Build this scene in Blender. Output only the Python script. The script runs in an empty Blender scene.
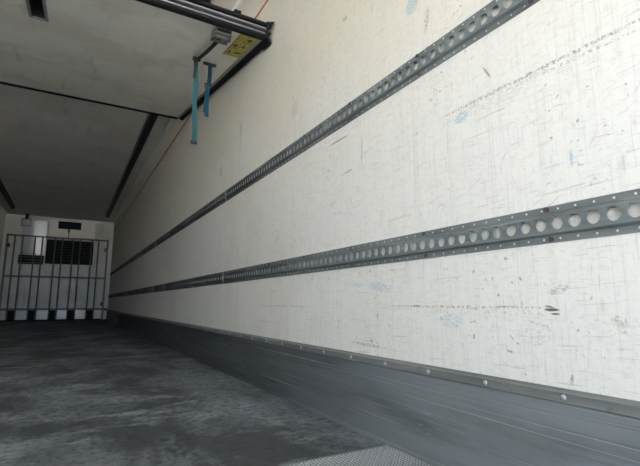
import bpy, bmesh, math, random
from mathutils import Vector, Matrix
random.seed(7)
S = bpy.context.scene
COL = S.collection

# ------------------------------------------------------------------ camera, world, exposure
CAM_Z = 0.445
F_PX, PITCH, YAW = 435.0, math.atan(70/435.0), math.atan(252/math.hypot(435, 70))
cam = bpy.data.cameras.new('camera')
cam.sensor_fit = 'HORIZONTAL'; cam.sensor_width = 36.0
cam.lens = F_PX/640*36.0; cam.clip_start = 0.02; cam.clip_end = 300
camo = bpy.data.objects.new('camera', cam); COL.objects.link(camo)
camo.location = (0, 0, CAM_Z)
camo.rotation_euler = (math.pi/2+PITCH, 0, -YAW)
S.camera = camo

world = bpy.data.worlds.new('overcast_sky'); S.world = world
world.use_nodes = True
bg = world.node_tree.nodes['Background']
bg.inputs['Color'].default_value = (0.76, 0.90, 1.06, 1)
bg.inputs['Strength'].default_value = 1.0

# sun behind the trailer's front, high and to one side: lights the yard, never shines inside
sun = bpy.data.lights.new('sun', 'SUN'); sun.energy = 18.0; sun.angle = math.radians(1.0); sun.color = (1.0, .955, .88)
suno = bpy.data.objects.new('sun', sun); COL.objects.link(suno)
suno.location = (6, 12, 14)
suno.rotation_euler = Vector((-.35, -.62, -.72)).to_track_quat('-Z', 'Y').to_euler()

S.view_settings.view_transform = 'Standard'
S.view_settings.look = 'None'
S.view_settings.gamma = 1
S.view_settings.use_curve_mapping = False
S.view_settings.exposure = 2.36
S.cycles.max_bounces = 24; S.cycles.diffuse_bounces = 20; S.cycles.glossy_bounces = 8

# trailer interior: camera stands at the open rear end, Y runs forward
XR, XL, YB, YF, H = 0.94, -1.53, -2.0, 13.2, 2.66
KICK_X, KICK_Z = 0.925, 0.264

# daylight portal on the open rear end (guides sampling of the sky, gives off no light itself)
pl = bpy.data.lights.new('rear_opening_portal', 'AREA')
pl.shape = 'RECTANGLE'; pl.size = XR-XL; pl.size_y = H
po = bpy.data.objects.new('rear_opening_portal', pl); COL.objects.link(po)
po.location = ((XR+XL)/2, YB, H/2)
po.rotation_euler = (math.pi/2, 0, 0)      # -Z of the lamp looks along +Y
pl.cycles.is_portal = True

# ------------------------------------------------------------------ mesh helpers
def box(bm, x0, x1, y0, y1, z0, z1, fn=None):
    vs = []
    for x in (x0, x1):
        for y in (y0, y1):
            for z in (z0, z1):
                p = (x, y, z) if fn is None else fn(x, y, z)
                vs.append(bm.verts.new(p))
    for q in ((0,1,3,2),(4,6,7,5),(0,4,5,1),(2,3,7,6),(0,2,6,4),(1,5,7,3)):
        bm.faces.new([vs[i] for i in q])

def prism(bm, prof, a0, a1, place):
    """closed profile [(u,v)] swept from a0 to a1; place(u,v,a)->xyz"""
    n = len(prof)
    A = [bm.verts.new(place(u, v, a0)) for u, v in prof]
    B = [bm.verts.new(place(u, v, a1)) for u, v in prof]
    for i in range(n):
        j = (i+1) % n
        bm.faces.new((A[i], A[j], B[j], B[i]))
    bm.faces.new(A[::-1]); bm.faces.new(B)

def tube(bm, pts, r, n=8, caps=True):
    pts = [Vector(p) for p in pts]; rings = []
    for i, p in enumerate(pts):
        t = (pts[min(i+1, len(pts)-1)]-pts[max(i-1, 0)]).normalized()
        a = Vector((0, 0, 1)) if abs(t.z) < .9 else Vector((1, 0, 0))
        e1 = t.cross(a).normalized(); e2 = t.cross(e1)
        rings.append([bm.verts.new(p+r*(math.cos(2*math.pi*k/n)*e1+math.sin(2*math.pi*k/n)*e2)) for k in range(n)])
    for a, b in zip(rings, rings[1:]):
        for k in range(n):
            bm.faces.new((a[k], a[(k+1) % n], b[(k+1) % n], b[k]))
    if caps:
        bm.faces.new(rings[0][::-1]); bm.faces.new(rings[-1])

def ribbon(bm, pts, width_dir, w, th, nrm):
    """flat webbing of thickness th along pts"""
    wd = Vector(width_dir).normalized()
    prev = None
    for i, p in enumerate(pts):
        p = Vector(p); n = Vector(nrm[i]).normalized()
        q = [bm.verts.new(p+wd*w/2*s+n*th/2*t) for s, t in ((-1,-1),(1,-1),(1,1),(-1,1))]
        if prev:
            for k in range(4):
                bm.faces.new((prev[k], prev[(k+1) % 4], q[(k+1) % 4], q[k]))
        else:
            bm.faces.new(q[::-1])
        prev = q
    bm.faces.new(prev)

def finish(bm, bevel=0):
    bmesh.ops.recalc_face_normals(bm, faces=bm.faces[:])
    if bevel:
        bmesh.ops.bevel(bm, geom=bm.edges[:], offset=bevel, segments=2, affect='EDGES', profile=.7, clamp_overlap=True)

def mesh(name, bm, mat, bevel=0, smooth=False):
    finish(bm, bevel)
    me = bpy.data.meshes.new(name); bm.to_mesh(me); bm.free()
    for m in (mat if isinstance(mat, (list, tuple)) else [mat]): me.materials.append(m)
    if smooth:
        for p in me.polygons: p.use_smooth = True
    return me

def link(name, me, parent=None, loc=(0,0,0)):
    o = bpy.data.objects.new(name, me); COL.objects.link(o); o.location = loc
    if parent is not None:
        o.parent = parent
        m = Matrix.Identity(4); q = parent
        while q is not None:
            m = Matrix.Translation(q.location) @ m if q.parent is None else m
            q = q.parent
        o.matrix_parent_inverse = m.inverted() if parent.parent is None else Matrix.Identity(4)
    return o

def obj(name, bm, mat, parent=None, bevel=0, smooth=False):
    return link(name, mesh(name, bm, mat, bevel, smooth), parent)

def thing(name, label, cat, loc=(0,0,0), group=None):
    o = bpy.data.objects.new(name, None); COL.objects.link(o); o.location = loc
    o.empty_display_size = .1
    o['label'] = label; o['category'] = cat
    if group: o['group'] = group
    return o

def struct(o, label, cat):
    o['kind'] = 'structure'; o['label'] = label; o['category'] = cat
    return o

def tag(o, label, cat, group=None):
    o['label'] = label; o['category'] = cat
    if group: o['group'] = group
    return o

# ------------------------------------------------------------------ material helpers
class N:
    def __init__(s, name):
        s.m = bpy.data.materials.new(name); s.m.use_nodes = True
        s.t = s.m.node_tree; s.b = s.t.nodes['Principled BSDF']
        s.co = s.t.nodes.new('ShaderNodeTexCoord').outputs['Object']
    def set(s, sock, v):
        if v is None: return
        if hasattr(v, 'is_linked'): s.t.links.new(v, sock)
        else: sock.default_value = v if not (isinstance(v, tuple) and len(v) == 3 and sock.type == 'RGBA') else v+(1,)
    def math(s, op, a, b=None, c=None, clamp=False):
        n = s.t.nodes.new('ShaderNodeMath'); n.operation = op; n.use_clamp = clamp
        for i, v in enumerate((a, b, c)): s.set(n.inputs[i], v)
        return n.outputs[0]
    def mapping(s, scale=(1,1,1), rot=(0,0,0), loc=(0,0,0), co=None):
        n = s.t.nodes.new('ShaderNodeMapping')
        s.set(n.inputs['Vector'], co or s.co)
        n.inputs['Scale'].default_value = scale; n.inputs['Rotation'].default_value = rot; n.inputs['Location'].default_value = loc
        return n.outputs[0]
    def noise(s, vec, scale=1, detail=3, rough=.55, dist=0):
        n = s.t.nodes.new('ShaderNodeTexNoise'); s.set(n.inputs['Vector'], vec)
        n.inputs['Scale'].default_value = scale; n.inputs['Detail'].default_value = detail
        n.inputs['Roughness'].default_value = rough; n.inputs['Distortion'].default_value = dist
        return n.outputs['Fac']
    def ramp(s, v, lo, hi, a=0., b=1.):
        n = s.t.nodes.new('ShaderNodeMapRange'); n.clamp = True
        n.interpolation_type = 'SMOOTHSTEP'
        for i, x in zip(range(5), (v, lo, hi, a, b)): s.set(n.inputs[i], x)
        return n.outputs[0]
    def mix(s, f, a, b):
        n = s.t.nodes.new('ShaderNodeMix'); n.data_type = 'RGBA'
        s.set(n.inputs[0], f); s.set(n.inputs[6], a); s.set(n.inputs[7], b)
        return n.outputs[2]
    def sep(s, vec=None):
        n = s.t.nodes.new('ShaderNodeSeparateXYZ'); s.set(n.inputs[0], vec or s.co); return n.outputs
    def bump(s, h, strength=.3, dist=.002, prev=None):
        n = s.t.nodes.new('ShaderNodeBump'); s.set(n.inputs['Height'], h)
        n.inputs['Strength'].default_value = strength; n.inputs['Distance'].default_value = dist
        if prev is not None: s.t.links.new(prev, n.inputs['Normal'])
        return n.outputs[0]
    def out(s, col=None, rough=None, metal=None, normal=None, spec=None):
        s.set(s.b.inputs['Base Color'], col); s.set(s.b.inputs['Roughness'], rough)
        s.set(s.b.inputs['Metallic'], metal); s.set(s.b.inputs['Specular IOR Level'], spec)
        if normal is not None: s.t.links.new(normal, s.b.inputs['Normal'])
        return s.m

def simple(name, col, rough=.5, metal=0., var=.12, scale=30, bump=0., spec=.5):
    n = N(name)
    f = n.noise(n.mapping(), scale, 3)
    dark = tuple(c*(1-var) for c in col); light = tuple(min(1, c*(1+var)) for c in col)
    nb = n.bump(f, bump, .002) if bump else None
    return n.out(n.mix(f, dark, light), rough, metal, nb, spec)

def wall_mat(name, marks=True):
    n = N(name)
    y, z = n.sep()[1], n.sep()[2]
    base = (0.90, 0.885, 0.855)
    # broad handling grime, fine vertical weave
    g1 = n.noise(n.mapping((1, .9, .6)), 1.6, 5, .6)
    col = n.mix(n.ramp(g1, .45, .75, 0, .35), base, (.66, .61, .52))
    g2 = n.noise(n.mapping((1, 28, 1.3)), 1.0, 4, .6)
    col = n.mix(n.ramp(g2, .5, .8, 0, .30), col, (.66, .62, .55))
    weave = n.noise(n.mapping((1, 190, 2.5)), 1.0, 2, .5)
    col = n.mix(n.ramp(weave, .5, .75, 0, .22), col, (.58, .56, .52))
    warm_bounce = n.math('MULTIPLY', n.ramp(z, .85, 1.75), n.ramp(n.noise(n.mapping((1, .7, 1.1), loc=(5, 2, 7)), 1.3, 5, .6), .30, .62, .35, .95))
    if marks: col = n.mix(warm_bounce, col, (.83, .775, .655))  # warm bounce light on the upper wall, painted in as a yellow tint
    # blotches of brown dirt
    b1 = n.noise(n.mapping((1, 5, 2.2), loc=(3, 1, 2)), 1.0, 6, .65)
    col = n.mix(n.ramp(b1, .62, .74, 0, .35), col, (.42, .37, .29))
    # small scratches in three directions
    for k, (rx, sy, sz, lo) in enumerate(((.04, 5, 150, .66), (-.10, 9, 210, .68), (.55, 8, 150, .70), (.95, 10, 130, .715), (-1.2, 10, 150, .725), (1.50, 7, 170, .70), (-.5, 14, 160, .71), (0, 16, 260, .62), (1.57, 14, 240, .63), (.35, 22, 280, .65), (-.3, 12, 320, .66))):
        v = n.mapping((1, 1, 1), rot=(rx, 0, 0))
        v = n.mapping((1, sy, sz), loc=(k*3.1, k*5.7, k*2.3), co=v)
        s = n.noise(v, 1.0, 2, .5)
        col = n.mix(n.ramp(s, lo, lo+.07, 0, .34 if k < 7 else .20), col, (.36, .355, .34))
    # specks
    mot = n.noise(n.mapping((45, 75, 75), loc=(1, 8, 3)), 1.0, 3, .75)
    col = n.mix(n.ramp(mot, .50, .72, 0, .28), col, (.60, .58, .54))
    sp = n.noise(n.mapping((60, 60, 75)), 1.0, 2, .5)
    area = n.noise(n.mapping((1, 2.2, 3.0), loc=(9, 4, 1)), 1.0, 3)
    spm = n.math('MULTIPLY', n.ramp(sp, .675, .74), n.ramp(area, .45, .62))
    col = n.mix(n.math('MULTIPLY', spm, .6), col, (.20, .17, .14))
    if marks:
        jit = n.noise(n.mapping((1, 120, 120)), 1.0, 3, .7)
        fine = n.noise(n.mapping((1, 70, 260)), 1.0, 3, .7)
        def mark(col, cy, cz, hy, hz, rot, color, amt, lo=.42, hi=.58, src=None):
            dy = n.math('SUBTRACT', y, cy); dz = n.math('SUBTRACT', z, cz)
            c, s_ = math.cos(rot), math.sin(rot)
            a = n.math('ADD', n.math('MULTIPLY', dy, c/hy), n.math('MULTIPLY', dz, s_/hy))
            b = n.math('ADD', n.math('MULTIPLY', dy, -s_/hz), n.math('MULTIPLY', dz, c/hz))
            r = n.math('ADD', n.math('MULTIPLY', a, a), n.math('MULTIPLY', b, b))
            m = n.math('MULTIPLY', n.ramp(r, .35, 1.1, 1, 0), n.ramp(src or jit, lo, hi, 0, amt))
            return n.mix(m, col, color)
        blue, dk, br = (.22, .50, .68), (.10, .09, .085), (.33, .27, .19)
        col = mark(col, .825, .972, .030, .018, -.2, blue, .75, .40, .60, fine)
        col = mark(col, 1.22, .500, .075, .018, .1, blue, .6, .42, .62, fine)
        col = mark(col, 1.36, .513, .05, .012, .1, blue, .45, .42, .62, fine)
        col = mark(col, 1.01, 1.452, .035, .04, .6, blue, .6, .35, .6, fine)
        col = mark(col, .90, .395, .05, .022, 0, blue, .4, .42, .62, fine)
        col = mark(col, .525, .76, .004, .02, 0, blue, .6, .3, .5, fine)
        col = mark(col, .60, .430, .020, .004, 0, dk, .95, .30, .42)
        col = mark(col, .592, .421, .012, .0025, 0, dk, .9, .30, .42)
        col = mark(col, .605, .437, .012, .002, .2, dk, .9, .30, .42)
        col = mark(col, .88, .4345, .34, .004, 0, br, .8, .48, .60)
        col = mark(col, .80, .424, .30, .012, 0, (.40, .35, .30), .6, .56, .66)
        col = mark(col, 1.04, .436, .02, .004, 0, dk, .6, .40, .55)
        col = mark(col, .645, .38, .05, .04, 0, (.42, .38, .34), .55, .54, .64, fine)
        col = mark(col, .60, 1.000, .36, .006, 0, (.30, .29, .27), .8, .46, .58)
        col = mark(col, .52, .985, .20, .005, .02, (.33, .32, .30), .6, .48, .60)
        col = mark(col, .74, .985, .16, .03, 0, (.55, .54, .51), .5, .48, .62, fine)
        col = mark(col, .945, 1.355, .012, .045, .2, br, .6, .36, .6)
        col = mark(col, .462, .408, .018, .014, .4, br, .55, .40, .6)
        col = mark(col, .515, .37, .05, .06, 0, dk, .6, .62, .70)
        col = mark(col, .568, .284, .004, .013, .2, (.3, .28, .26), .7, .3, .5)
        col = mark(col, .58, .474, .03, .010, -.3, (.36, .35, .34), .6, .44, .58, fine)
        col = mark(col, 1.487, 1.1235, .085, .0035, 0, (.16, .16, .15), .75, .25, .40)
        col = mark(col, 1.42, .968, .045, .006, -.1, (.25, .24, .22), .6, .40, .56)
        col = mark(col, 1.318, 1.03, .004, .07, .05, (.35, .34, .32), .55, .30, .50)
        col = mark(col, .729, 1.064, .004, .026, -.5, (.22, .22, .21), .7, .30, .45)
        col = mark(col, 3.17, 1.44, .035, .05, .3, br, .6, .40, .6)
        col = mark(col, 1.905, 1.438, .05, .05, .3, br, .4, .45, .6, fine)
        col = mark(col, 1.426, 1.655, .02, .012, .3, (.10, .30, .22), .6, .35, .55)
        col = mark(col, 1.62, .40, .30, .05, 0, br, .55, .60, .68)
        col = mark(col, 1.30, .297, .12, .006, .03, (.22, .24, .28), .6, .44, .58)
        col = mark(col, 2.05, .43, .35, .004, 0, br, .6, .46, .58)
        col = mark(col, 2.2, .345, .25, .005, 0, (.22, .26, .32), .5, .5, .62)
    h = n.noise(n.mapping((1, 230, 3)), 1.0, 2)
    h2 = n.noise(n.mapping((6, 6, 6)), 1.0, 3)
    nb = n.bump(h2, .25, .01, n.bump(h, .18, .0015))
    return n.out(col, .55, 0, nb, .35)

def kick_mat(name, base=(.070, .077, .083)):
    n = N(name)
    g = n.noise(n.mapping((1, .5, 9)), 1.0, 5, .6)
    col = n.mix(n.ramp(g, .3, .7), tuple(c*.72 for c in base), tuple(c*1.25 for c in base))
    yk = n.sep()[1]
    wear_falloff = n.noise(n.mapping((1, 1.1, 7), loc=(4, 1, 3)), 1.0, 6, .65)
    wm = n.math('MULTIPLY', n.ramp(wear_falloff, .20, .60), n.ramp(yk, .5, 2.6, .95, .05))  # patchy scuffs; the fade along y is daylight falloff painted into the colour
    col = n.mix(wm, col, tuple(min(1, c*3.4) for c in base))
    for k, (sy, sz, lo, c, a) in enumerate(((.55, 330, .66, (.42, .45, .47), .7), (1.2, 240, .68, (.34, .38, .41), .6), (.4, 420, .68, (.58, .61, .63), .8), (2.2, 170, .69, (.08, .22, .40), .8), (.7, 300, .67, (.035, .038, .042), .7), (9, 90, .70, (.40, .43, .45), .4))):
        v = n.mapping((1, 1, 1), rot=(.006*(k-2), 0, 0))
        s = n.noise(n.mapping((1, sy, sz), loc=(2*k, 7.3*k, 1.7*k), co=v), 1.0, 2, .5)
        col = n.mix(n.ramp(s, lo, lo+.06, 0, a), col, c)
    r = n.ramp(g, .3, .7, .5, .65)
    nb = n.bump(n.noise(n.mapping((1, 2, 150)), 1.0, 3), .12, .0015)
    return n.out(col, r, .0, nb, .14)

def floor_mat(name):
    n = N(name)
    base = (.072, .078, .083)
    grain = n.noise(n.mapping((1, 1, 1)), 260, 2, .6)
    g1 = n.noise(n.mapping((1.3, .8, 1)), 1.5, 6, .68, .4)
    g2 = n.noise(n.mapping((1.0, 1.5, 1), rot=(0, 0, .5)), 2.3, 7, .74, .3)
    g3 = n.noise(n.mapping((5, .8, 1), rot=(0, 0, .1)), 1.2, 5, .6)
    col = n.mix(n.ramp(g1, .42, .60), base, (.235, .26, .278))
    col = n.mix(n.ramp(g2, .50, .66, 0, .75), col, (.36, .405, .44))
    col = n.mix(n.ramp(g3, .58, .75, 0, .55), col, (.26, .285, .305))
    col = n.mix(n.ramp(grain, .40, .68, 0, .60), col, (.028, .028, .028))
    col = n.mix(n.ramp(grain, .62, .75, 0, .3), (.0,.0,.0), col) if False else col
    g4 = n.noise(n.mapping((1, 1, 1)), 34, 4, .75)
    col = n.mix(n.ramp(g4, .46, .66, 0, .75), col, (.035, .036, .038))
    nb = n.bump(grain, .5, .002)
    return n.out(col, n.ramp(g1, .4, .7, .6, .75), 0, nb, .16)

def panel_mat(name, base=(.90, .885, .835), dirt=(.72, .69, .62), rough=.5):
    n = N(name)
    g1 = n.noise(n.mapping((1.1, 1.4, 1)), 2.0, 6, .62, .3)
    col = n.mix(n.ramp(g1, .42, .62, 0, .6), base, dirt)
    g2 = n.noise(n.mapping((9, 1.5, 1), loc=(4, 2, 0)), 1.0, 5, .6)
    col = n.mix(n.ramp(g2, .55, .72, 0, .40), col, (.50, .47, .40))
    g3 = n.noise(n.mapping((22, 22, 1)), 1.0, 3, .6)
    col = n.mix(n.ramp(g3, .6, .75, 0, .25), col, (.75, .74, .70))
    return n.out(col, rough, 0, n.bump(g3, .1, .003), .4)

def galv_mat(name, col=(.165, .185, .19), metal=.05, rough=.6, spec=.18, grime_shade=False):
    n = N(name)
    n.co = n.t.nodes.new('ShaderNodeNewGeometry').outputs['Position']
    g = n.noise(n.mapping((1, 3, 20)), 1.0, 5, .65)
    sp = n.noise(n.mapping((40, 40, 60)), 1.0, 3, .6)
    c = n.mix(n.ramp(g, .3, .7), tuple(x*.75 for x in col), tuple(x*1.2 for x in col))
    if grime_shade:     # patchy dark film; its deepening inward is light falloff painted into the colour
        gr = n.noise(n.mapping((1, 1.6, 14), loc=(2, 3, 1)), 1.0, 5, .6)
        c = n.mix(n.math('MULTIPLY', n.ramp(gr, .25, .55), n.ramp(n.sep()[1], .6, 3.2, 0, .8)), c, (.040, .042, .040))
    c = n.mix(n.ramp(sp, .60, .72, 0, .35), c, (.07, .075, .075))
    s = n.noise(n.mapping((1, 4, 240)), 1.0, 2)
    c = n.mix(n.ramp(s, .66, .72, 0, .5), c, (.46, .48, .48))
    return n.out(c, n.ramp(g, .3, .7, rough-.08, rough+.12), metal, None, spec)

def strap_mat(name, a, b, worn):
    n = N(name)
    w = n.noise(n.mapping((300, 300, 900)), 1.0, 1)
    c = n.mix(n.ramp(w, .4, .6), a, b)
    g = n.noise(n.mapping((8, 8, 9)), 1.0, 4, .6)
    c = n.mix(n.ramp(g, .5, .7, 0, .5), c, worn)
    return n.out(c, .8, 0, n.bump(w, .4, .001), .2)

M_wall = wall_mat('worn_white_wall')
M_wall2 = wall_mat('plain_white_wall', False)
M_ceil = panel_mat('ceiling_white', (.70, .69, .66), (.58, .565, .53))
M_panel = panel_mat('bulkhead_grimy_white')
M_end = panel_mat('front_wall_white', (.90, .88, .82), (.76, .74, .68), .34)
M_floor = floor_mat('dark_antislip_floor')
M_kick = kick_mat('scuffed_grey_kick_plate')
M_kick2 = kick_mat('bare_aluminium_kick_plate', (.26, .26, .25))
M_cap = galv_mat('kick_cap_aluminium', (.20, .21, .21), .1, .5)
M_galv = galv_mat('galvanised_rail', (.20, .222, .228), grime_shade=True)
M_galv_l = galv_mat('galvanised_bright', (.40, .42, .42), .4, .4, .4)
M_steel = galv_mat('gate_steel', (.20, .195, .18), .2, .4, .35)
M_alu = simple('brushed_aluminium', (.26, .265, .28), .45, .35, .1, 60)
M_rubber = simple('black_rubber', (.011, .011, .013), .7, 0, .25, 50, .1, .2)
M_blackpl = simple('black_plastic', (.010, .010, .011), .5, 0, .2, 40)
M_blacksteel = simple('black_painted_rail', (.022, .022, .022), .45, .2, .2, 40)
M_ratchet = simple('dull_zinc_steel', (.12, .118, .11), .45, .2, .3, 90)
M_bolt = simple('dark_bolt', (.085, .085, .085), .4, .3, .2, 200)
M_rivet = simple('bright_rivet', (.52, .53, .54), .35, .7, .1, 200)
M_dot = simple('white_paint_dot', (.72, .72, .70), .5, 0, .05, 100)
M_red = simple('red_cable_sheath', (.52, .035, .030), .45, 0, .1, 60)
M_yellow = simple('yellow_sticker', (.46, .42, .045), .45, 0, .1, 60)
M_print = simple('black_print', (.03, .03, .02), .5, 0, .1, 60)
M_teal = strap_mat('teal_webbing', (.024, .105, .125), (.043, .155, .172), (.085, .165, .150))
M_blue = strap_mat('blue_webbing', (.010, .052, .088), (.016, .078, .128), (.018, .062, .09))
M_dkweb = strap_mat('dark_webbing', (.035, .042, .045), (.06, .068, .07), (.03, .03, .03))
M_white = simple('white_painted_metal', (.84, .84, .82), .3, 0, .05, 15)
M_cream = simple('cream_painted_metal', (.86, .76, .62), .3, 0, .12, 6)
M_cover = simple('glossy_white_sheet', (.74, .75, .75), .16, 0, .05, 8)
M_block = simple('dirty_white_block', (.88, .87, .83), .2, 0, .14, 25, 0, .8)
M_block_lit = simple('warm_lit_block', (.95, .84, .66), .2, 0, .12, 25, 0, .9)  # block copy with warm reflected light painted into its colour
M_dark = simple('dark_cavity', (.012, .012, .013), .8, 0, .2, 20)
M_ext = simple('white_outer_skin', (.70, .70, .70), .4, 0, .05, 4)
M_tread = galv_mat('tread_plate_aluminium', (.20, .21, .22), .2, .45)
M_bumps = simple('tread_bump_aluminium', (.50, .52, .54), .4, .3, .1, 60)
n = N('grey_concrete'); g = n.noise(n.mapping(), .8, 8, .65)
M_ground = n.out(n.mix(g, (.40, .39, .375), (.54, .53, .505)), .85, 0, n.bump(n.noise(n.mapping(), 40, 4), .2, .01))

# ------------------------------------------------------------------ setting: the trailer shell and the yard behind it
bm = bmesh.new(); box(bm, XL-.06, XR+.06, YB, YF+.06, -.14, 0)
struct(obj('floor', bm, M_floor), 'dark scuffed anti-slip trailer floor running to the front gate', 'floor')
bm = bmesh.new(); box(bm, XR, XR+.06, YB, YF+.06, 0, H+.06)
struct(obj('wall_right', bm, M_wall), 'long scratched white side wall crossed by two metal rails', 'wall')
bm = bmesh.new(); box(bm, XL-.06, XL, YB, YF+.06, 0, H+.06)
struct(obj('wall_left', bm, M_wall2), 'white side wall at the far left edge', 'wall')
bm = bmesh.new(); box(bm, XL, XR, YF, YF+.06, 0, H+.06)
struct(obj('wall_front', bm, M_end), 'pale front wall in shade behind the steel gate', 'wall')
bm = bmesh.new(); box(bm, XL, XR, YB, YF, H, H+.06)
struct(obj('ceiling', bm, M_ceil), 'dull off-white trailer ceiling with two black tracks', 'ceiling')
bm = bmesh.new(); box(bm, -30, 30, -40, 25, -1.4, -1.3)
struct(obj('ground', bm, M_ground), 'grey concrete yard below the trailer', 'ground')

# cove strips along the ceiling corners
prof = [(0, 0), (.028, 0), (.024, .004), (.010, .010), (.004, .024), (0, .028)]
for k, (x, sx) in enumerate(((XR, -1), (XL, 1))):
    bm = bmesh.new(); prism(bm, prof, YB, YF, lambda u, v, a: (x+sx*u, a, H-v))
    struct(obj('trim_%d' % (k+1), bm, M_white), ('thin pale cove strip where right wall meets ceiling', 'thin pale cove strip where left wall meets ceiling')[k], 'trim')
# steel frame round the open rear end
bm = bmesh.new()
box(bm, XR, XR+.09, YB-.05, YB, -.14, H+.09); box(bm, XL-.09, XL, YB-.05, YB, -.14, H+.09); box(bm, XL, XR, YB-.05, YB, H, H+.09)
struct(obj('trim_3', bm, M_galv_l, bevel=.003), 'steel frame round the open rear end', 'trim')
bm = bmesh.new(); box(bm, XL+.02, XR-.02, YF-.022, YF, 2.60, 2.635)
struct(obj('trim_4', bm, M_white), 'pale strip along the top of the front wall', 'trim')

# kick plates (baseboards): plates, cap strip, rivets, floor bead
rivet_bm = bmesh.new()
bmesh.ops.create_uvsphere(rivet_bm, u_segments=8, v_segments=5, radius=.0065)
for v in rivet_bm.verts: v.co.x *= .6
rivet_me = mesh('rivet', rivet_bm, M_rivet, smooth=True)

def kickboard(name, side, label, full):
    xw = XR if side > 0 else XL
    s = -side                                  # direction into the room
    t = .015
    o = thing(name, label, 'baseboard', (xw, YB, 0)); o['kind'] = 'structure'
    cuts = [YB+.001, 3.35, 6.65, 9.95]
    for a, b in zip(cuts, cuts[1:]):
        bm = bmesh.new()
        prism(bm, [(0, 0), (t, 0), (t, KICK_Z-.024), (t-.004, KICK_Z-.012), (t-.004, KICK_Z-.006), (0, KICK_Z-.006)], a, b-.002, lambda u, v, q: (xw+s*u, q, v))
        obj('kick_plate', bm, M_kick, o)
        bm = bmesh.new()   # cap strip: proud lip with rounded top
        prism(bm, [(0, KICK_Z-.005), (.0, KICK_Z), (.006, KICK_Z+.001), (.011, KICK_Z-.004), (t+.004, KICK_Z-.007), (t+.005, KICK_Z-.026), (t+.002, KICK_Z-.028), (t-.003, KICK_Z-.006)], a, b-.002, lambda u, v, q: (xw+s*u, q, v))
        obj('cap_strip', bm, M_cap, o)
    bm = bmesh.new()
    box(bm, min(xw, xw+s*t), max(xw, xw+s*t), 9.96, YF, 0, KICK_Z+.005)
    obj('front_kick_plate', bm, M_kick2, o)['label'] = 'paler kick plate at the far end'
    bm = bmesh.new()
    prism(bm, [(t, 0), (t+.012, 0), (t+.009, .006), (t, .009)], YB+.001, YF-.2, lambda u, v, q: (xw+s*u, q, v))
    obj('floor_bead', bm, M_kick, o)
    if full:
        y = -1.822
        while y < 9.9:
            link('rivet', rivet_me, o, (xw+s*(t+.0045), y, KICK_Z-.0155)); y += .2
    return o
kickboard('baseboard_right', 1, 'scuffed dark grey metal kick plate along foot of right wall', True)
kickboard('baseboard_left', -1, 'dark grey metal kick plate along foot of left wall', False)

# ------------------------------------------------------------------ cargo rails: perforated galvanised strips on the side walls
PITCH_H, NCELL, Y0, NREAR = .039, 75, .0765, 53
HF, HS, HT = .0215, .0255, .042           # half heights: raised face, foot of the step, whole strip
DF, DFL = .012, .0025                     # projection of face and of flange

def section_bm(ncell):
    """local frame: x = projection from the wall (into the room), y along, z across"""
    bm = bmesh.new(); L = ncell*PITCH_H
    strips = [(0, -HT), (DFL, -HT), (DFL, -HS-.0012), (DFL-.001, -HS-.0006), (DFL, -HS), (DF-.001, -HF-.0008), (DF, -HF)]
    for sg in (1, -1):
        for (a, b), (c, d) in zip(strips, strips[1:]):
            q = [bm.verts.new(p) for p in ((a, 0, b*sg), (a, L, b*sg), (c, L, d*sg), (c, 0, d*sg))]
            bm.faces.new(q)
    NR = 20
    for k in range(ncell):
        yc = (k+.5)*PITCH_H
        ring, back, outer = [], [], []
        for i in range(NR):
            an = 2*math.pi*i/NR
            cy, cz = math.cos(an), math.sin(an)
            r = .0140
            d = abs((an-2.2+math.pi) % (2*math.pi)-math.pi)       # notch of the keyhole, above and to one side
            if d < .28: r = .0178
            # here local +y is away from the camera
            py, pz = -r*cy, r*cz*1.06
            ring.append(bm.verts.new((DF, yc+py, pz)))
            back.append(bm.verts.new((DF-.0045, yc+py*.985, pz*.985)))
            m = max(abs(cy)/(PITCH_H/2), abs(cz)/HF)
            outer.append(bm.verts.new((DF, yc-cy/m, cz/m)))
        cor = [bm.verts.new((DF, yc-a*PITCH_H/2, b*HF)) for a, b in ((1,1),(-1,1),(-1,-1),(1,-1))]
        for i in range(NR):
            j = (i+1) % NR
            bm.faces.new((ring[i], ring[j], back[j], back[i]))
            bm.faces.new((outer[i], outer[j], ring[j], ring[i]))
            # corner fillers
            a, b = outer[i].co, outer[j].co
            if abs(a.y-b.y) > 1e-6 and abs(a.z-b.z) > 1e-6:
                c = min(cor, key=lambda v: (v.co-(a+b)/2).length)
                if (c.co-a).length > 1e-6 and (c.co-b).length > 1e-6:
                    bm.faces.new((outer[i], c, outer[j]))
    for i, yy in enumerate((0, L)):
        pr = [(0, -HT), (DFL, -HT), (DFL, -HS), (DF, -HF)]
        for sg in (1, -1):
            q = [bm.verts.new((a, yy, b*sg)) for a, b in pr]+[bm.verts.new((0, yy, -HF*sg))]
            bm.faces.new(q)
    return bm

def dots_bm(ncell):
    bm = bmesh.new()
    for k in range(ncell):
        for sg in (1, -1):
            c = Vector((DFL, (k+.5)*PITCH_H, sg*.0335)); r = .0028
            rim = [bm.verts.new(c+Vector((0, r*math.cos(i*math.pi/3), r*math.sin(i*math.pi/3)))) for i in range(6)]
            top = bm.verts.new(c+Vector((.0012, 0, 0)))
            for i in range(6): bm.faces.new((rim[i], rim[(i+1) % 6], top))
    return bm

def local_mesh(name, bm, mat, smooth=False):
    # local +x (out of the wall) -> world -x, keeping handedness by recalculated normals
    for v in bm.verts: v.co.x = -v.co.x
    return mesh(name, bm, mat, smooth=smooth)

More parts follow.
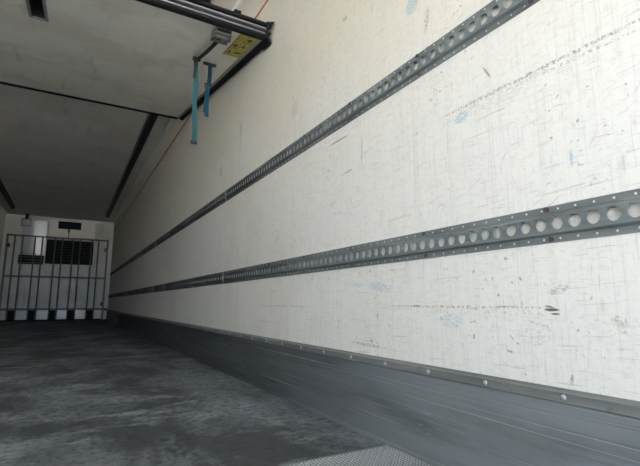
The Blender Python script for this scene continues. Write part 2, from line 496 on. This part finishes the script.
sec_full, sec_short = local_mesh('rail_section', section_bm(NCELL), M_galv), local_mesh('rail_section', section_bm(34), M_galv)
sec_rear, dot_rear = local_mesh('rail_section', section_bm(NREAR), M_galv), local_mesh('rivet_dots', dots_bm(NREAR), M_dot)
dot_full, dot_short = local_mesh('rivet_dots', dots_bm(NCELL), M_dot), local_mesh('rivet_dots', dots_bm(34), M_dot)
b = bmesh.new()
bmesh.ops.create_cone(b, segments=8, radius1=.0062, radius2=.0045, depth=.006, cap_ends=True)
bmesh.ops.rotate(b, verts=b.verts[:], matrix=Matrix.Rotation(math.pi/2, 3, 'Y'))
bolt_me = mesh('bolt', b, M_bolt)
b = bmesh.new()
prism(b, [(-.0005, -HT-.002), (-.004, -HT-.002), (-.004, -HS-.001), (-DF-.002, -HF-.001), (-DF-.002, HF+.001), (-.004, HS+.001), (-.004, HT+.002), (-.0005, HT+.002)], -.012, .012, lambda u, v, a: (u, a, v))
joint_me = mesh('joint_clip', b, M_galv_l)

def place(name, me, parent, loc):
    o = bpy.data.objects.new(name, me); COL.objects.link(o); o.parent = parent; o.location = loc; return o

def cargo_rail(x, z, side, label):
    t = thing('cargo_rail', label, 'cargo rail', (x, 0, z), 'perforated cargo rails on the side walls')
    if side < 0: t.scale.x = -1
    y = Y0-NREAR*PITCH_H
    for k in range(6):
        m, dm, nc = ((sec_rear, dot_rear, NREAR), (sec_full, dot_full, NCELL), (sec_short, dot_short, 34))[0 if k == 0 else 1 if k < 5 else 2]
        s = place('rail_section', m, t, (0, y, 0))
        d = place('rivet_dots', dm, s, (0, 0, 0)); d['kind'] = 'stuff'
        if k: place('joint_clip', joint_me, t, (0, y, 0))['label'] = 'bright clip over the rail joint'
        y += nc*PITCH_H
    if side > 0:
        yy = -1.81
        while yy < 6.2:
            if abs((yy-Y0) % (NCELL*PITCH_H)) > .05:
                place('bolt', bolt_me, t, (-.0045, yy, .035)); place('bolt', bolt_me, t, (-.0045, yy-.006, -.034))
            yy += .4
    return t
cargo_rail(XR, .621, 1, 'lower perforated galvanised cargo rail on right wall, at mid height')
cargo_rail(XR, 1.2146, 1, 'upper perforated galvanised cargo rail climbing out of the top edge')
cargo_rail(XL, .621, -1, 'lower perforated cargo rail on left wall')
cargo_rail(XL, 1.2146, -1, 'upper perforated cargo rail on left wall')

# ------------------------------------------------------------------ black ceiling tracks
def track(x, label):
    t = thing('ceiling_track', label, 'track', (x, 2.0, H), 'black ceiling tracks')
    w, h = .033, .045
    bm = bmesh.new()       # C-shaped channel, slot below
    pr = [(-w, H), (-w, H-h), (-.012, H-h), (-.012, H-h+.004), (-w+.004, H-h+.004), (-w+.004, H-.004), (w-.004, H-.004), (w-.004, H-h+.004), (.012, H-h+.004), (.012, H-h), (w, H-h), (w, H)]
    prism(bm, pr, -1.6, 12.2, lambda u, v, a: (x+u, a, v))
    obj('channel', bm, M_blacksteel, t)
    for sg in (-1, 1):
        bm = bmesh.new(); box(bm, x+sg*(w+.011)-.011, x+sg*(w+.011)+.011, -1.6, 12.2, H-.006, H)
        obj('flange', bm, M_alu if sg < 0 else M_blacksteel, t)
    bm = bmesh.new(); box(bm, x-w-.002, x+w+.002, 12.2, 12.215, H-h-.002, H)
    obj('end_stop', bm, M_blacksteel, t)
    return t
track(.704, 'black ceiling track near the right wall, running to the front')
track(-1.295, 'black ceiling track at the left edge of the picture')

# ------------------------------------------------------------------ hoisted bulkhead panel
PA = Vector((0, 2.18, 1.994)); PB = Vector((0, 4.73, 2.44))
PU = (PB-PA).normalized(); PW = Vector((0, -PU.z, PU.y))     # PU along the panel, PW up out of its back
def PP(x, s, t): return tuple(PA+PU*s+PW*t+Vector((x, 0, 0)))
PX0, PX1, PS0, PS1, PT = -1.476, .886, .046, 2.475, .074
bp = thing('bulkhead_panel', 'grimy off-white insulated bulkhead panel hoisted up under the ceiling', 'bulkhead', (-.295, 3.45, 2.2))
# core with a pocket for the recessed handle
hx0, hx1, hs0, hs1, hd = -.315, -.250, .38, .685, .05
bm = bmesh.new()
xs, ss = [PX0, hx0, hx1, PX1], [PS0, hs0, hs1, PS1]
def quad(*pts): bm.faces.new([bm.verts.new(PP(*p)) for p in pts])
for i in range(3):
    for j in range(3):
        if (i, j) != (1, 1):
            quad((xs[i], ss[j], 0), (xs[i+1], ss[j], 0), (xs[i+1], ss[j+1], 0), (xs[i], ss[j+1], 0))
quad((PX0, PS0, PT), (PX1, PS0, PT), (PX1, PS1, PT), (PX0, PS1, PT))
for a, b_ in (((PX0, PS0), (PX1, PS0)), ((PX1, PS0), (PX1, PS1)), ((PX1, PS1), (PX0, PS1)), ((PX0, PS1), (PX0, PS0))):
    quad((*a, 0), (*b_, 0), (*b_, PT), (*a, PT))
bmesh.ops.remove_doubles(bm, verts=bm.verts[:], dist=1e-5)
obj('panel_core', bm, M_panel, bp)
# recessed handle: black cup, grey frame
bm = bmesh.new()
quad((hx0, hs0, hd), (hx1, hs0, hd), (hx1, hs1, hd), (hx0, hs1, hd))
for a, b_ in (((hx0, hs0), (hx1, hs0)), ((hx1, hs0), (hx1, hs1)), ((hx1, hs1), (hx0, hs1)), ((hx0, hs1), (hx0, hs0))):
    quad((*a, 0), (*b_, 0), (*b_, hd), (*a, hd))
bmesh.ops.remove_doubles(bm, verts=bm.verts[:], dist=1e-5)
hc = obj('handle_cup', bm, M_dark, bp)
bm = bmesh.new(); fw = .016
box(bm, hx0-fw, hx0, hs0-fw, hs1+fw, -.006, 0, PP); box(bm, hx1, hx1+fw, hs0-fw, hs1+fw, -.006, 0, PP)
box(bm, hx0, hx1, hs0-fw, hs0, -.006, 0, PP); box(bm, hx0, hx1, hs1, hs1+fw, -.006, 0, PP)
o = obj('handle_frame', bm, M_galv_l, bp); o['label'] = 'grey metal frame of the recessed handle'
bm = bmesh.new(); box(bm, hx0+.006, hx1-.006, .42, .445, .012, .03, PP); obj('grip', bm, M_blackpl, bp)
# near edge: layered aluminium profile with black rubber
def band(name, mat, pr, x0=PX0, x1=PX1+.012):
    bm = bmesh.new(); prism(bm, pr, x0, x1, lambda s, t, a: PP(a, s, t)); return obj(name, bm, mat, bp)
band('edge_profile', M_rubber, [(PS0, -.004), (PS0+.030, -.004), (PS0+.030, .0), (PS0, .0), (PS0, PT), (PS0-.012, PT), (PS0-.012, .006)])
band('edge_strip', M_alu, [(PS0-.012, .019), (PS0-.018, .020), (PS0-.018, .026), (PS0-.012, .027)])
band('edge_strip', M_alu, [(PS0-.012, .041), (PS0-.026, .044), (PS0-.028, .048), (PS0-.026, .053), (PS0-.012, .056)])
band('edge_lip', M_rubber, [(PS0-.012, .060), (PS0-.034, .062), (PS0-.038, .068), (PS0-.028, .082), (PS0+.02, .086), (PS0+.02, PT)], PX0, PX1+.030)
# side profile and gasket on the right (and left) long edges
for sg, px in ((1, PX1), (-1, PX0)):
    bm = bmesh.new(); prism(bm, [(0, -.004), (-.020, -.004), (-.020, 0), (0, 0)], PS0+.03, PS1, lambda u, t, a: PP(px+sg*u, a, t))
    obj('side_profile', bm, M_alu, bp)
    bm = bmesh.new(); prism(bm, [(0, -.004), (.012, -.006), (.036, -.018), (.042, -.014), (.041, -.004), (.024, .012), (.024, .052), (.040, .070), (.041, .080), (.034, .082), (0, .066)], PS0-.004, PS1+.02, lambda u, t, a: PP(px+sg*u, a, t))
    obj('side_gasket', bm, M_rubber, bp)
    # flared rubber corner lips, near and far ends
    bm = bmesh.new(); prism(bm, [(0, .046), (.010, .046), (.022, .056), (.046, .092), (.046, .099), (.016, .088), (0, .086)], PS0-.034, PS0+.05, lambda u, t, a: PP(px+sg*u, a, t))
    obj('corner_lip', bm, M_rubber, bp)
    bm = bmesh.new(); prism(bm, [(0, -.004), (.012, -.002), (.040, -.030), (.046, -.026), (.026, .008), (.040, .030), (.034, .036), (0, .032)], PS0-.018, PS0+.10, lambda u, t, a: PP(px+sg*u, a, t))
    obj('corner_lip', bm, M_rubber, bp)
    bm = bmesh.new(); prism(bm, [(-.115, 0.0), (.036, .0), (.041, .095), (.036, .13), (-.115, .016)], 0, .02, lambda u, t, a: PP(px+sg*u, PS1+.02+a, t))
    obj('corner_lip', bm, M_rubber, bp)
# far edge gasket
bm = bmesh.new(); prism(bm, [(PS1-.014, -.006), (PS1+.012, -.016), (PS1+.022, -.004), (PS1+.015, PT), (PS1, PT), (PS1, 0), (PS1-.014, 0)], PX0, PX1-.02, lambda s, t, a: PP(a, s, t))
obj('far_gasket', bm, M_rubber, bp)
# hangers and rollers up to the ceiling tracks
for x in (.704, -1.295):
    for yy in (2.75, 4.45):
        s = (yy-PA.y-PU.z*-.08)/PU.y
        zt = PP(x, s, PT)[2]
        bm = bmesh.new(); box(bm, x-.006, x+.006, yy-.02, yy+.02, zt-.01, H-.03); box(bm, x-.05, x+.05, yy-.03, yy+.03, zt-.012, zt+.012)
        h_ = obj('hanger', bm, M_alu, bp)
        bm = bmesh.new(); bmesh.ops.create_cone(bm, segments=14, radius1=.014, radius2=.014, depth=.016, cap_ends=True)
        bmesh.ops.rotate(bm, verts=bm.verts[:], matrix=Matrix.Rotation(math.pi/2, 3, 'Y'))
        bmesh.ops.translate(bm, verts=bm.verts[:], vec=(x+.014, yy, H-.0255))
        obj('roller', bm, M_blackpl, bp)
bm = bmesh.new(); box(bm, .69, .73, PS0-.03, PS0+.01, .084, .098, PP); obj('edge_stud', bm, M_rubber, bp, bevel=.003)
# yellow warning sticker with black pictograms, on the underside
lx0, lx1, ls0, ls1 = .754, .866, .079, .440
bm = bmesh.new(); box(bm, lx0, lx1, ls0, ls1, -.0012, 0, PP)
lab = obj('warning_label', bm, M_yellow, bp); lab['label'] = 'yellow warning sticker with small black pictograms'
def lp(u, v, t=0): return PP(lx0+(lx1-lx0)*u, ls0+(ls1-ls0)*v, -.0012-t)
bm = bmesh.new()
def strip(u0, u1, v0, v1): box(bm, u0, u1, v0, v1, 0, .0004, lp)
for u in (.05, .93): strip(u, u+.018, .03, .97)
for v in (.03, .335, .65, .963): strip(.05, .948, v, v+.006)
strip(.49, .508, .03, .97)
obj('label_lines', bm, M_print, lab)
def poly(pts):
    A_ = [bm.verts.new(lp(u, v, .0002)) for u, v in pts]; B_ = [bm.verts.new(lp(u, v, .0006)) for u, v in pts]
    bm.faces.new(A_); bm.faces.new(B_[::-1])
    for i in range(len(pts)):
        j = (i+1) % len(pts); bm.faces.new((A_[i], A_[j], B_[j], B_[i]))
for cu, cv, k in ((.72, .17, 0), (.70, .47, 1), (.74, .80, 2), (.25, .20, 3), (.26, .50, 0), (.24, .82, 1)):
    bm = bmesh.new(); w_, h_ = .17, .075
    if k == 0:
        poly([(cu-w_, cv), (cu-w_*.2, cv-h_), (cu+w_, cv-h_*.3), (cu+w_*.3, cv+h_*.9), (cu-w_*.5, cv+h_*.6)])
        poly([(cu-w_*1.2, cv+h_*1.2), (cu+w_, cv+h_*1.2), (cu+w_, cv+h_*1.5), (cu-w_*1.2, cv+h_*1.5)])
    elif k == 1:
        poly([(cu-w_*.3, cv-h_), (cu+w_*.3, cv-h_), (cu+w_*.3, cv+h_*.3), (cu+w_, cv+h_*.3), (cu, cv+h_), (cu-w_, cv+h_*.3), (cu-w_*.3, cv+h_*.3)])
    elif k == 2:
        poly([(cu-w_*1.2, cv-h_*.5), (cu+w_*.9, cv-h_*.8), (cu+w_*.9, cv-h_*.2), (cu-w_*.4, cv+h_*.6), (cu-w_*1.2, cv+h_*.5)])
    else:
        for q in range(3): poly([(cu-w_*1.2, cv-h_+q*h_*.8), (cu+w_*1.1, cv-h_+q*h_*.8), (cu+w_*1.1, cv-h_+q*h_*.8+.012), (cu-w_*1.2, cv-h_+q*h_*.8+.012)])
    obj('pictogram', bm, M_print, lab)

# ------------------------------------------------------------------ straps hanging from the panel
rs = thing('ratchet_strap', 'long teal strap hanging from a steel ratchet under the bulkhead panel', 'strap', PP(.63, .645, -.01))
def RP(x, s, t): return PP(x+.012, (s-.095)*.78+.082, t*.75)
bm = bmesh.new()     # ratchet frame: two side plates, base, handle
for x in (.605, .690):
    prism(bm, [(.095, -.001), (.235, -.001), (.245, -.020), (.200, -.048), (.150, -.052), (.105, -.034)], x-.002, x+.002, lambda s, t, a: RP(a, s, t))
box(bm, .605, .690, .10, .225, -.004, -.001, RP)
obj('ratchet_frame', bm, M_bolt, rs)
bm = bmesh.new()
tube(bm, [RP(.598, .165, -.034), RP(.697, .165, -.034)], .020, 12)
obj('spool', bm, M_ratchet, rs)
bm = bmesh.new()
for x in (.612, .683):
    box(bm, x-.002, x+.002, .13, .235, -.062, -.046, RP)
tube(bm, [RP(.598, .222, -.056), RP(.697, .222, -.056)], .009, 10)
obj('ratchet_handle', bm, M_bolt, rs)
bm = bmesh.new(); tube(bm, [RP(.598, .118, -.03), RP(.697, .118, -.03)], .006, 8); obj('cross_pin', bm, M_ratchet, rs)
for x in (.601, .694):
    bm = bmesh.new(); tube(bm, [RP(x-.005, .165, -.034), RP(x+.005, .165, -.034)], .024, 10); obj('ratchet_wheel', bm, M_bolt, rs)
a_, b_ = Vector(PP(.660, .150, -.026)), Vector(PP(.632, .630, -.018))
bm = bmesh.new()
pts = [a_.lerp(b_, i/6)+PW*(-.010*math.sin(math.pi*i/6)) for i in range(7)]
ribbon(bm, pts, (1, 0, 0), .026, .003, [PW]*7)
obj('upper_webbing', bm, M_dkweb, rs)  # shaded upper run of the strap, shadow painted in as dark webbing
bm = bmesh.new()      # wire hook plate where the strap turns down
box(bm, .606, .656, .615, .640, -.023, -.001, PP)
obj('strap_keeper', bm, M_blacksteel, rs, bevel=.003)
top = Vector(PP(.631, .645, -.006))
bm = bmesh.new(); L = top.z-1.50; k = 16
pts = [(top.x+.0035*math.sin(i*.55)+.012*i/k, top.y+.004*math.sin(i*.4), top.z-L*i/k) for i in range(k+1)]
ribbon(bm, pts, (1, .35, 0), .034, .003, [(-.33, 1, 0)]*(k+1))
obj('webbing', bm, M_teal, rs)
bm = bmesh.new()
pts = [(top.x-.004+.002*math.sin(i), top.y-.006, top.z-.015-.13*i/5) for i in range(6)]
ribbon(bm, pts, (1, .35, 0), .022, .003, [(-.33, 1, 0)]*6)
obj('doubled_webbing', bm, M_dkweb, rs)
e = Vector((top.x+.012, top.y, 1.5))
bm = bmesh.new(); box(bm, e.x-.019, e.x+.019, e.y-.006, e.y+.008, e.z-.006, e.z+.012); obj('strap_end', bm, M_dkweb, rs)

hs = thing('hanging_strap', 'short blue strap with a sliding buckle hanging from a black bracket', 'strap', PP(.743, .675, -.01))
bm = bmesh.new(); box(bm, .690, .778, .662, .692, -.015, -.001, PP); obj('bracket', bm, M_blacksteel, hs, bevel=.003)
top = Vector(PP(.737, .677, -.012)); k = 12; L = top.z-1.715
bm = bmesh.new()
pts = [(top.x-.012*i/k+.003*math.sin(i*.6), top.y, top.z-L*i/k) for i in range(k+1)]
ribbon(bm, pts, (1, .35, 0), .030, .004, [(-.33, 1, 0)]*(k+1)); obj('webbing', bm, M_blue, hs)
bm = bmesh.new()
pts = [(top.x-.016-.010*i/k, top.y-.010, top.z-.16-(L-.18)*i/k) for i in range(k+1)]
ribbon(bm, pts, (1, .35, 0), .026, .004, [(-.33, 1, 0)]*(k+1)); obj('webbing_tail', bm, M_blue, hs)
bm = bmesh.new(); zc = 1.925; xc = top.x-.012
tube(bm, [(xc-.022, top.y-.014, zc), (xc+.022, top.y+.002, zc+.004), (xc+.022, top.y+.002, zc+.026), (xc-.022, top.y-.014, zc+.022), (xc-.022, top.y-.014, zc)], .005, 6)
obj('buckle', bm, M_bolt, hs)

# ------------------------------------------------------------------ red cable along the right wall
bm = bmesh.new()
pts = []
for i in range(61):
    y = -1.95+15*i/60
    z = 2.318+(.0022*(y-2.3) if y < 2.3 else .034*(1-math.exp(-(y-2.3)/2.2))+.0030*(y-2.3))
    pts.append((XR-.0043, y, z))
tube(bm, pts, .0042, 8)
tag(obj('red_cable', bm, M_red, smooth=True), 'thin red cable running along right wall just below the ceiling', 'cable')

# ------------------------------------------------------------------ aluminium tread plate at the rear threshold
tp = thing('threshold_plate', 'silver patterned tread plate at the rear edge of the floor', 'plate', (-.3, .6, 0))
TX0, TX1, TY0, TY1, TZ = XL+.03, KICK_X-.014, YB+.005, 1.167, .004
bm = bmesh.new(); box(bm, TX0, TX1, TY0, TY1, 0, TZ); obj('plate', bm, M_tread, tp)
vs, fs = [], []
nx, ny = int((TX1-TX0)/.0115), int((TY1-TY0)/.0115)
for i in range(nx):
    for j in range(ny):
        x, y = TX0+(i+.5)*.0115, TY0+(j+.5)*.0115
        a, c = (.0054, .0026) if (i+j) % 2 else (.0026, .0054)
        k = len(vs)
        vs += [(x-a, y, TZ), (x, y-c, TZ), (x+a, y, TZ), (x, y+c, TZ), (x, y, TZ+.0025)]
        fs += [(k, k+1, k+4), (k+1, k+2, k+4), (k+2, k+3, k+4), (k+3, k, k+4)]
me = bpy.data.meshes.new('tread_bumps'); me.from_pydata(vs, [], fs); me.materials.append(M_bumps)
o = link('tread_bumps', me, tp); o['kind'] = 'stuff'

# ------------------------------------------------------------------ front end: base blocks, refrigeration unit, gate
bb = thing('baseboard_front', 'row of pale blocks with dark openings along foot of front wall', 'baseboard', (-.3, YF, 0)); bb['kind'] = 'structure'
bm = bmesh.new(); box(bm, XL+.016, XR-.016, YF-.02, YF, 0, .31); obj('backing', bm, M_dark, bb)
gaps = [(-1.262, -1.115), (-.84, -.69), (-.41, -.265), (.008, .163), (.432, .58)]
edges = [XL+.02]+[v for g_ in gaps for v in g_]+[.79]
for i in range(0, len(edges), 2):
    bm = bmesh.new(); box(bm, edges[i], edges[i+1], YF-.13, YF-.02, .035, .275)
    o = obj('block', bm, M_block_lit if i == 8 else M_block, bb, bevel=.008)
    if i == 8: o['label'] = 'pale block with a warm reflection painted into its colour'
bm = bmesh.new(); box(bm, .81, .915, YF-.13, YF-.02, .02, .25); obj('block', bm, M_block, bb, bevel=.008)
bm = bmesh.new(); box(bm, XL+.016, XR-.016, YF-.12, YF, .275, .295); obj('ledge', bm, M_steel, bb)

ru = thing('refrigeration_unit', 'white evaporator housing with dark air grille high on front wall', 'refrigeration unit', (-.33, YF, 1.4))
yf = YF-.12
bm = bmesh.new()      # housing ring round the dark intake
box(bm, -1.17, -.60, yf, YF, 1.64, 2.53); box(bm, -.60, .505, yf, YF, 2.07, 2.57)
box(bm, .480, .505, yf, YF, 1.40, 2.07); box(bm, -.60, .48, yf, YF, 1.39, 1.435); box(bm, -.625, -.60, yf, YF, 1.39, 1.64)
obj('housing', bm, M_white, ru)
bm = bmesh.new(); box(bm, -.60, .48, YF-.03, YF, 1.435, 2.07); obj('intake_back', bm, M_dark, ru)
for i in range(9):
    z = 1.47+i*.068
    bm = bmesh.new(); box(bm, -.60, .48, yf+.02, yf+.06, z, z+.010); obj('grille_slat', bm, M_blackpl, ru)
bm = bmesh.new(); prism(bm, [(yf, 2.09), (yf-.008, 2.09), (yf-.050, 2.555), (yf, 2.555)], -.575, .495, lambda u, v, a: (a, u, v)); obj('service_cover', bm, M_cream, ru)['label'] = 'cream service cover above the grille'
bm = bmesh.new(); box(bm, -.375, .145, yf-.065, yf-.012, 2.355, 2.548); obj('vent_slot', bm, M_dark, ru, bevel=.004)['label'] = 'black rectangular vent'
bm = bmesh.new(); box(bm, -.155, -.10, yf-.05, yf-.012, 2.27, 2.345); box(bm, -.137, -.118, yf-.04, yf-.008, 2.12, 2.27); obj('latch', bm, M_bolt, ru)
bm = bmesh.new()      # bowed glossy sheet on the left
NS = 10
for side in (0, 1):
    pass
grid = []
for i in range(NS+1):
    u = i/NS
    x = -1.15+.54*u; y = yf-.004-.013*math.sin(math.pi*u)
    grid.append([bm.verts.new((x, y-.10*(z-1.66), z)) for z in (1.66, 2.08, 2.50)]+[bm.verts.new((x, yf, z)) for z in (2.50, 1.66)])
for a, c in zip(grid, grid[1:]):
    for q in range(5):
        bm.faces.new((a[q], a[(q+1) % 5], c[(q+1) % 5], c[q]))
bm.faces.new(grid[0]); bm.faces.new(grid[-1][::-1])
obj('side_cover', bm, M_cover, ru, smooth=False)['label'] = 'bowed glossy white cover left of the grille'
bm = bmesh.new(); box(bm, -1.17, -.62, YF-.05, YF, 1.42, 1.64); obj('lower_recess', bm, M_dark, ru)
for z in (1.45, 1.52, 1.59):
    bm = bmesh.new(); tube(bm, [(-1.17, YF-.07, z), (-.62, YF-.07, z)], .012, 8); obj('pipe', bm, M_steel, ru)
bm = bmesh.new(); box(bm, .13, .42, yf-.006, yf, 1.395, 1.44); obj('drip_strip', bm, M_white, ru)
sn = thing('temperature_sensor', 'small black sensor with wire bracket at top left of front wall', 'sensor', (-1.07, YF, 2.4))
bm = bmesh.new(); box(bm, -1.095, -1.025, yf-.20, yf-.10, 2.52, 2.66); obj('sensor_body', bm, M_blackpl, sn, bevel=.012)
bm = bmesh.new(); y_ = yf-.15
tube(bm, [(-1.16, y_, 2.52), (-.975, y_, 2.52), (-.975, y_, 2.35), (-1.16, y_, 2.35), (-1.16, y_, 2.52)], .010, 6); obj('bracket', bm, M_blacksteel, sn)
bm = bmesh.new()
box(bm, -1.10, -1.02, y_-.01, y_+.01, 2.515, 2.53); obj('bracket_arm', bm, M_blacksteel, sn)

gt = thing('load_gate', 'steel bar gate standing across the front end of the trailer', 'gate', (-.3, 13.0, 0))
gy = 12.98
for x in (-1.415, .807):
    bm = bmesh.new(); box(bm, x-.022, x+.022, gy-.022, gy+.022, 0, 2.13); obj('post', bm, M_steel, gt, bevel=.004)
for z in (2.105, 1.095, .285):
    bm = bmesh.new(); box(bm, -1.393, .785, gy-.018, gy+.018, z-.020, z+.020); obj('rail', bm, M_steel, gt, bevel=.004)
for a, c in ((-1.262, -1.100), (-.842, -.680), (-.402, -.243), (.000, .160), (.425, .587)):
    for x in (a, c):
        bm = bmesh.new(); tube(bm, [(x, gy-.034, .04), (x, gy-.034, 2.12)], .0165, 10); obj('bar', bm, M_steel, gt, smooth=False)
for x, z in ((.77, 1.85), (.77, .42), (-1.38, 1.85)):
    bm = bmesh.new(); box(bm, x-.03, x+.03, gy-.03, gy+.02, z-.05, z+.05); obj('hinge_bracket', bm, M_bolt, gt, bevel=.005)
